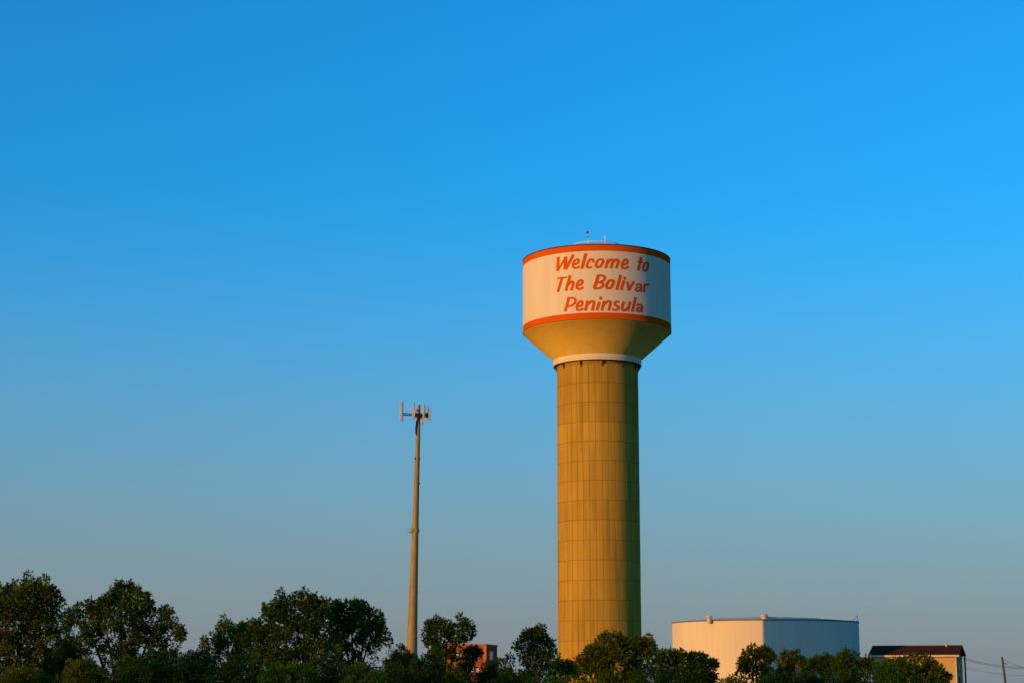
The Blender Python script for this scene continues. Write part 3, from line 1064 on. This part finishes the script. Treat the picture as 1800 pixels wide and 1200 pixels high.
def make_tree(name, label, Y, lobes, tips, leaf, size=0.10, asp=0.62, lai=3.2, cat='tree', group=None, tuft=0.21, shape='round', trunk_x=None, depth=1.0):
    """lobes: measured foliage masses (cx, cy, rx, ry) in pixels at distance Y; tips: shoots that stand out of the outline"""
    s = mpp(Y)
    cx = sum(l[0] * l[2] for l in lobes) / sum(l[2] for l in lobes) if trunk_x is None else trunk_x
    root = at(cx, 1204, Y)
    root.z = 0
    t = thing(name, label, cat, root, 0, group)
    wood = MB()
    P = []
    D = []
    zmid = min(at(0, max(l[1] for l in lobes), Y).z, 2.2) * 0.7
    fork = Vector((0, 0, max(zmid, 0.5)))
    wood.tube([(0, 0, -0.1), (0.03, 0.02, fork.z * 0.5), fork], [0.13, 0.11, 0.095], 8)
    zmin = 1e9
    for (lx, ly, rx, ry) in lobes:
        c = at(lx, ly, Y) - root
        a, h = rx * s, ry * s
        if cat == 'tree':
            a, h = a * 0.9, h * 0.9
        dd = 0.5 * (a + h) * depth
        c.y += float(rng.uniform(-0.5, 0.5)) * min(1.2, 0.8 * dd + 0.25)
        mid = fork.lerp(c, 0.5) + Vector((0, 0, 0.15))
        wood.tube([fork - Vector((0, 0, 0.15)), mid, c], [0.06, 0.04, 0.022], 6)
        area = PI * a * h
        nl = int(area * lai * 1.42 / (size * size * asp * 0.5))
        per = 44
        nc = max(6, nl // per)
        # tufts: mostly near the surface of the mass, some inside
        q = rng.normal(size=(nc, 3))
        q /= np.linalg.norm(q, axis=1, keepdims=True)
        rad = rng.uniform(0.15, 1.0, (nc, 1)) ** 0.45
        # lumpy outline
        lump = 1 + 0.16 * np.sin(3.1 * q[:, :1] * 2 + lx) * np.cos(2.7 * q[:, 2:] * 2 + ly)
        cc = np.array(c)[None] + q * rad * lump * np.array([a, dd, h])[None]
        for k in range(0, nc, 5):
            e = Vector(cc[k])
            if e.z > 0.1:
                wood.tube([c, c.lerp(e, 0.55) + Vector((0, 0, 0.05)), e], [0.018, 0.011, 0.006], 4, cap=False)
        tr = tuft * rng.uniform(0.6, 1.2, (nc, 1))
        o = rng.normal(size=(nc, per, 3)) * 0.42
        o /= np.maximum(1, np.linalg.norm(o, axis=2, keepdims=True) / 0.85)
        p = cc[:, None, :] + o * tr[:, :, None] * np.array([1, 1, 0.85])
        d = o * 0.9 + q[:, None, :] * 0.55 + rng.normal(size=(nc, per, 3)) * 0.4 + np.array([0, 0, 0.05])
        P.append(p.reshape(-1, 3))
        D.append(d.reshape(-1, 3))
    if cat == 'tree':
        # young shoots that break the outline of the upper masses
        tips = list(tips)
        top = min(l[1] - l[3] for l in lobes)
        for (lx, ly, rx, ry) in lobes:
            if ly - ry < top + 75 and ly < 1190:
                for _ in range(2 + int(rx / 13)):
                    a = float(rng.uniform(0.12, 0.88)) * PI
                    k = float(rng.uniform(0.98, 1.30))
                    tips.append((lx + rx * k * math.cos(a), ly - ry * k * math.sin(a) - float(rng.uniform(0, 4)), float(rng.uniform(9, 15))))
    for (tx, ty, ln) in tips:
        e = np.array(at(tx, ty, Y) - root)
        e[1] += rng.uniform(-0.3, 0.3)
        b = e - np.array([rng.uniform(-0.12, 0.12), 0, ln * s])
        bb_ = b + (b - e) * 0.9
        wood.tube([Vector(bb_), Vector(b), Vector(e)], [0.016, 0.010, 0.004], 4, cap=False)
        m = int(45 + ln * 5.0)
        u = rng.uniform(-0.5, 1.0, (m, 1))
        sp = 0.05 + 0.06 * (1 - np.clip(u, 0, 1)) * ln / 25
        o = rng.normal(size=(m, 3))
        o /= np.maximum(1, np.linalg.norm(o, axis=1, keepdims=True) / 1.7)
        P.append(b[None] + (e - b)[None] * u + o * sp * np.array([1, 1, 0.5]))
        D.append(o + np.array([0, 0, 0.5]))
    P = np.concatenate(P)
    D = np.concatenate(D)
    ok = P[:, 2] > 0.05
    P, D = P[ok], D[ok]
    wood.build('trunk', M['bark'], t)
    link('crown', leaf_mesh('crown', P, D, size, asp, LEAF[leaf]), None, t)
    return t


TREES = [
    ('olive', 56, [(15, 1085, 70, 50), (-45, 1110, 75, 75), (48, 1050, 30, 30), (76, 1060, 22, 34), (20, 1160, 95, 60), (72, 1112, 34, 40), (-30, 1060, 45, 30), (60, 1230, 90, 60)],
     [(50, 1006, 22), (80, 1012, 20), (26, 1021, 16), (20, 1030, 18), (93, 1030, 14), (62, 1024, 14), (-8, 1035, 14), (99, 1062, 12), (5, 1040, 12)],
     'tall bushy tree with reddish patches at the left edge', dict(lai=3.9)),
    ('green', 62, [(215, 1082, 50, 40), (213, 1050, 24, 22), (244, 1060, 24, 20), (272, 1092, 34, 24), (302, 1112, 18, 14), (182, 1072, 22, 18), (146, 1085, 26, 18), (135, 1125, 42, 34), (222, 1132, 66, 36), (288, 1145, 26, 26), (116, 1152, 34, 30), (255, 1165, 55, 26), (305, 1165, 28, 24), (200, 1190, 90, 40), (200, 1250, 80, 40)],
     [(210, 1021, 18), (228, 1021, 15), (240, 1029, 14), (254, 1042, 14), (266, 1056, 12), (318, 1101, 16), (323, 1108, 12), (285, 1074, 14), (298, 1090, 12), (178, 1052, 12), (186, 1050, 12), (142, 1060, 14), (162, 1058, 12), (126, 1070, 12), (108, 1078, 12)],
     'spreading dark green tree with spiky top, second from the left', dict(lai=3.1)),
    ('fresh', 66, [(402, 1112, 17, 13), (380, 1129, 20, 9), (425, 1112, 14, 16), (408, 1138, 38, 18), (400, 1170, 50, 30)],
     [(394, 1082, 20), (401, 1090, 14), (420, 1096, 16), (440, 1092, 16), (372, 1112, 12), (362, 1122, 10), (385, 1110, 12)],
     'pale sparse young tree left of the twin crowned trees', dict(lai=1.5)),
    ('green', 60, [(527, 1080, 42, 32), (500, 1088, 38, 30), (462, 1112, 32, 22), (553, 1084, 32, 30), (520, 1130, 80, 36), (438, 1142, 34, 24), (480, 1150, 50, 26), (560, 1150, 50, 26), (515, 1185, 90, 40), (515, 1250, 70, 40)],
     [(494, 1035, 20), (500, 1046, 14), (536, 1035, 20), (528, 1042, 16), (553, 1043, 16), (546, 1044, 15), (566, 1060, 12), (482, 1062, 14), (476, 1078, 12), (456, 1088, 14), (440, 1090, 14)],
     'broad green tree left of the phone mast, left of the twin crowns', dict(lai=3.0)),
    ('green', 61.5, [(618, 1082, 34, 24), (645, 1092, 26, 24), (598, 1088, 24, 26), (652, 1118, 26, 24), (618, 1130, 46, 36), (620, 1190, 60, 40)],
     [(596, 1056, 14), (612, 1056, 12), (625, 1053, 14), (641, 1058, 12), (656, 1070, 12), (664, 1085, 10), (680, 1111, 14), (676, 1122, 10), (584, 1062, 12)],
     'rounded green tree just left of the phone mast', dict(lai=3.2)),
    ('green', 58, [(768, 1108, 18, 17), (808, 1108, 16, 18), (785, 1127, 28, 14), (762, 1135, 20, 16), (778, 1152, 18, 12), (780, 1195, 34, 30)],
     [(765, 1083, 16), (772, 1088, 12), (808, 1079, 18), (816, 1088, 12), (827, 1099, 10), (750, 1100, 12), (789, 1096, 12), (826, 1112, 10)],
     'small tree with two open crowns right of the phone mast', dict(lai=1.9)),
    ('deep', 59, [(826, 1152, 10, 9), (818, 1163, 12, 9), (834, 1145, 5, 5), (815, 1185, 25, 20)],
     [(836, 1141, 6), (822, 1140, 6)],
     'small dark shrub in front of the brick wall', dict(lai=3.6, cat='shrub')),
    ('green', 60, [(940, 1132, 24, 20), (945, 1115, 13, 10), (925, 1150, 18, 13), (955, 1147, 16, 20), (940, 1172, 32, 18), (940, 1220, 35, 40)],
     [(943, 1103, 12), (930, 1107, 12), (956, 1110, 10), (970, 1125, 10), (914, 1124, 8), (897, 1150, 10), (972, 1140, 8)],
     'narrow upright tree close left of the water tower', dict(lai=2.5)),
    ('deep', 57, [(985, 1175, 18, 11), (1003, 1184, 15, 9), (970, 1192, 24, 18), (990, 1215, 40, 20)],
     [(983, 1158, 12), (990, 1160, 10), (1001, 1164, 8), (973, 1164, 8), (1012, 1176, 8)],
     'low dark tree at the left foot of the water tower', dict(lai=2.6)),
    ('olive', 55, [(1075, 1134, 22, 17), (1066, 1152, 34, 22), (1042, 1168, 25, 18), (1126, 1138, 18, 14), (1106, 1152, 38, 24), (1075, 1188, 58, 25), (1080, 1235, 60, 40)],
     [(1072, 1109, 14), (1084, 1111, 12), (1063, 1115, 12), (1098, 1120, 10), (1140, 1117, 14), (1128, 1119, 12), (1115, 1121, 10), (1034, 1143, 12), (1024, 1158, 10), (1146, 1132, 10), (1050, 1136, 10)],
     'feathery tree standing in front of the water tower shaft', dict(lai=2.9, size=0.115, asp=0.42)),
    ('green', 58, [(1186, 1163, 26, 16), (1216, 1166, 30, 20), (1241, 1178, 18, 18), (1160, 1172, 28, 20), (1200, 1195, 60, 25), (1195, 1240, 60, 40)],
     [(1165, 1141, 12), (1158, 1146, 10), (1198, 1141, 12), (1184, 1145, 10), (1214, 1146, 10), (1232, 1149, 10), (1250, 1160, 8)],
     'wide low tree in front of the storage tank\'s left edge', dict(lai=3.2)),
    ('olive', 60, [(1330, 1160, 22, 17), (1344, 1152, 13, 11), (1320, 1182, 26, 17), (1330, 1220, 30, 30)],
     [(1323, 1133, 12), (1313, 1140, 10), (1337, 1139, 10), (1352, 1141, 10), (1358, 1150, 8), (1306, 1158, 8)],
     'loose olive tree before the tank\'s shadow line', dict(lai=2.5)),
    ('olive', 59, [(1387, 1163, 17, 14), (1396, 1182, 26, 18), (1370, 1185, 18, 14), (1390, 1220, 40, 30)],
     [(1380, 1144, 12), (1400, 1143, 12), (1391, 1150, 8), (1408, 1156, 8)],
     'small round tree before the shaded side of the tank', dict(lai=2.8)),
    ('green', 61, [(1425, 1175, 22, 15), (1452, 1170, 20, 16), (1440, 1192, 36, 18), (1440, 1225, 40, 30)],
     [(1437, 1152, 10), (1452, 1150, 12), (1462, 1154, 8), (1420, 1160, 8), (1430, 1156, 8)],
     'low tree in front of the middle of the shaded tank wall', dict(lai=3.0)),
    ('green', 58, [(1490, 1167, 24, 17), (1516, 1174, 18, 14), (1478, 1188, 36, 18), (1500, 1225, 45, 30)],
     [(1487, 1142, 12), (1498, 1150, 10), (1478, 1152, 10), (1508, 1158, 8), (1525, 1153, 10)],
     'green tree below the right end of the storage tank', dict(lai=3.0)),
    ('olive', 57, [(1602, 1172, 36, 17), (1634, 1182, 22, 13), (1572, 1180, 24, 16), (1612, 1192, 58, 18), (1658, 1193, 15, 11), (1610, 1235, 60, 40)],
     [(1600, 1149, 10), (1612, 1151, 10), (1627, 1151, 10), (1588, 1154, 8), (1565, 1160, 8), (1672, 1184, 8)],
     'spreading olive tree in front of the cream house', dict(lai=3.0)),
]
for leaf, Y, lobes, tips, label, kw in TREES:
    make_tree('shrub' if kw.get('cat') == 'shrub' else 'broadleaf_tree', label, Y, lobes, tips, leaf, **kw)

BUSHES = [  # cx, top, half width, distance, leaf, label
    (-60, 1168, 75, 50, 'deep', 'dark bush under the left edge tree'),
    (50, 1172, 70, 47, 'olive', 'low olive bush at the bottom left corner'),
    (150, 1160, 60, 50, 'olive', 'brownish bush below the gap between the two left trees'),
    (250, 1156, 68, 49, 'deep', 'dark bush at the foot of the second tree from the left'),
    (108, 1128, 40, 58, 'olive', 'olive bush filling the gap between the two leftmost trees'),
    (352, 1141, 32, 63, 'bush', 'small round bush on the skyline right of the second tree'),
    (325, 1150, 55, 56, 'deep', 'dark low bush under the small round skyline bush'),
    (420, 1152, 62, 53, 'deep', 'dark bush below the pale sparse tree'),
    (500, 1166, 42, 48, 'bush', 'lighter green bush below the broad tree left of the mast'),
    (570, 1162, 55, 50, 'deep', 'dark bush between the two lighter green front bushes'),
    (640, 1167, 44, 46, 'bush', 'lighter green rounded bush below the tree by the mast'),
    (705, 1136, 30, 60, 'deep', 'dark bush hiding the foot of the phone mast'),
    (690, 1166, 48, 53, 'deep', 'dark bush below the foot of the phone mast'),
    (758, 1150, 46, 55, 'deep', 'dark domed bush under the two crowned small tree'),
    (800, 1186, 48, 48, 'deep', 'low dark bush in front of the brick building'),
    (872, 1161, 38, 57, 'deep', 'dark bush right of the brick building'),
    (905, 1176, 52, 49, 'deep', 'low dark bush below the narrow upright tree'),
    (985, 1189, 34, 46, 'bush', 'lighter low bush before the tower\'s left foot'),
    (1060, 1186, 52, 48, 'olive', 'olive bush below the feathery tree'),
    (1145, 1180, 55, 50, 'deep', 'dark bush between feathery tree and storage tank'),
    (1225, 1168, 42, 53, 'deep', 'dark rounded bush under the storage tank\'s left edge'),
    (1290, 1190, 26, 50, 'olive', 'low bush in the gap before the sunlit tank wall'),
    (1360, 1184, 46, 50, 'deep', 'dark bush below the tank\'s shadow line'),
    (1430, 1182, 50, 51, 'deep', 'dark bush below the middle of the shaded tank wall'),
    (1505, 1180, 48, 51, 'deep', 'dark bush below the tank\'s right end'),
    (1560, 1168, 38, 54, 'bush', 'rounded bush before the left corner of the cream house'),
    (1625, 1188, 48, 49, 'deep', 'low dark bush in front of the cream house'),
]
for cx, top, rx, Y, leaf, label in BUSHES:
    s = mpp(Y)
    gy = 1204 + EYE / s                   # where the ground is on that line
    h = (gy - top)
    r1 = min(rx * 0.75, h * 0.35)
    lobes = [(cx, top + r1 * 0.75, rx * 0.62, r1 * 0.75), (cx - rx * 0.45, top + r1 * 1.15, rx * 0.5, r1 * 0.8), (cx + rx * 0.45, top + r1 * 1.2, rx * 0.5, r1 * 0.8),
             (cx, top + r1 * 1.9, rx * 0.95, r1 * 1.1), (cx, (top + gy) / 2 + 20, rx, h * 0.33)]
    tips = [(cx + rx * float(rng.uniform(-0.6, 0.6)), top + float(rng.uniform(-5, 4)), 5) for _ in range(3)]
    make_tree('bush', label, Y, lobes, tips, leaf, size=0.065, asp=0.6, lai=3.4, cat='bush', tuft=0.16, depth=1.3)
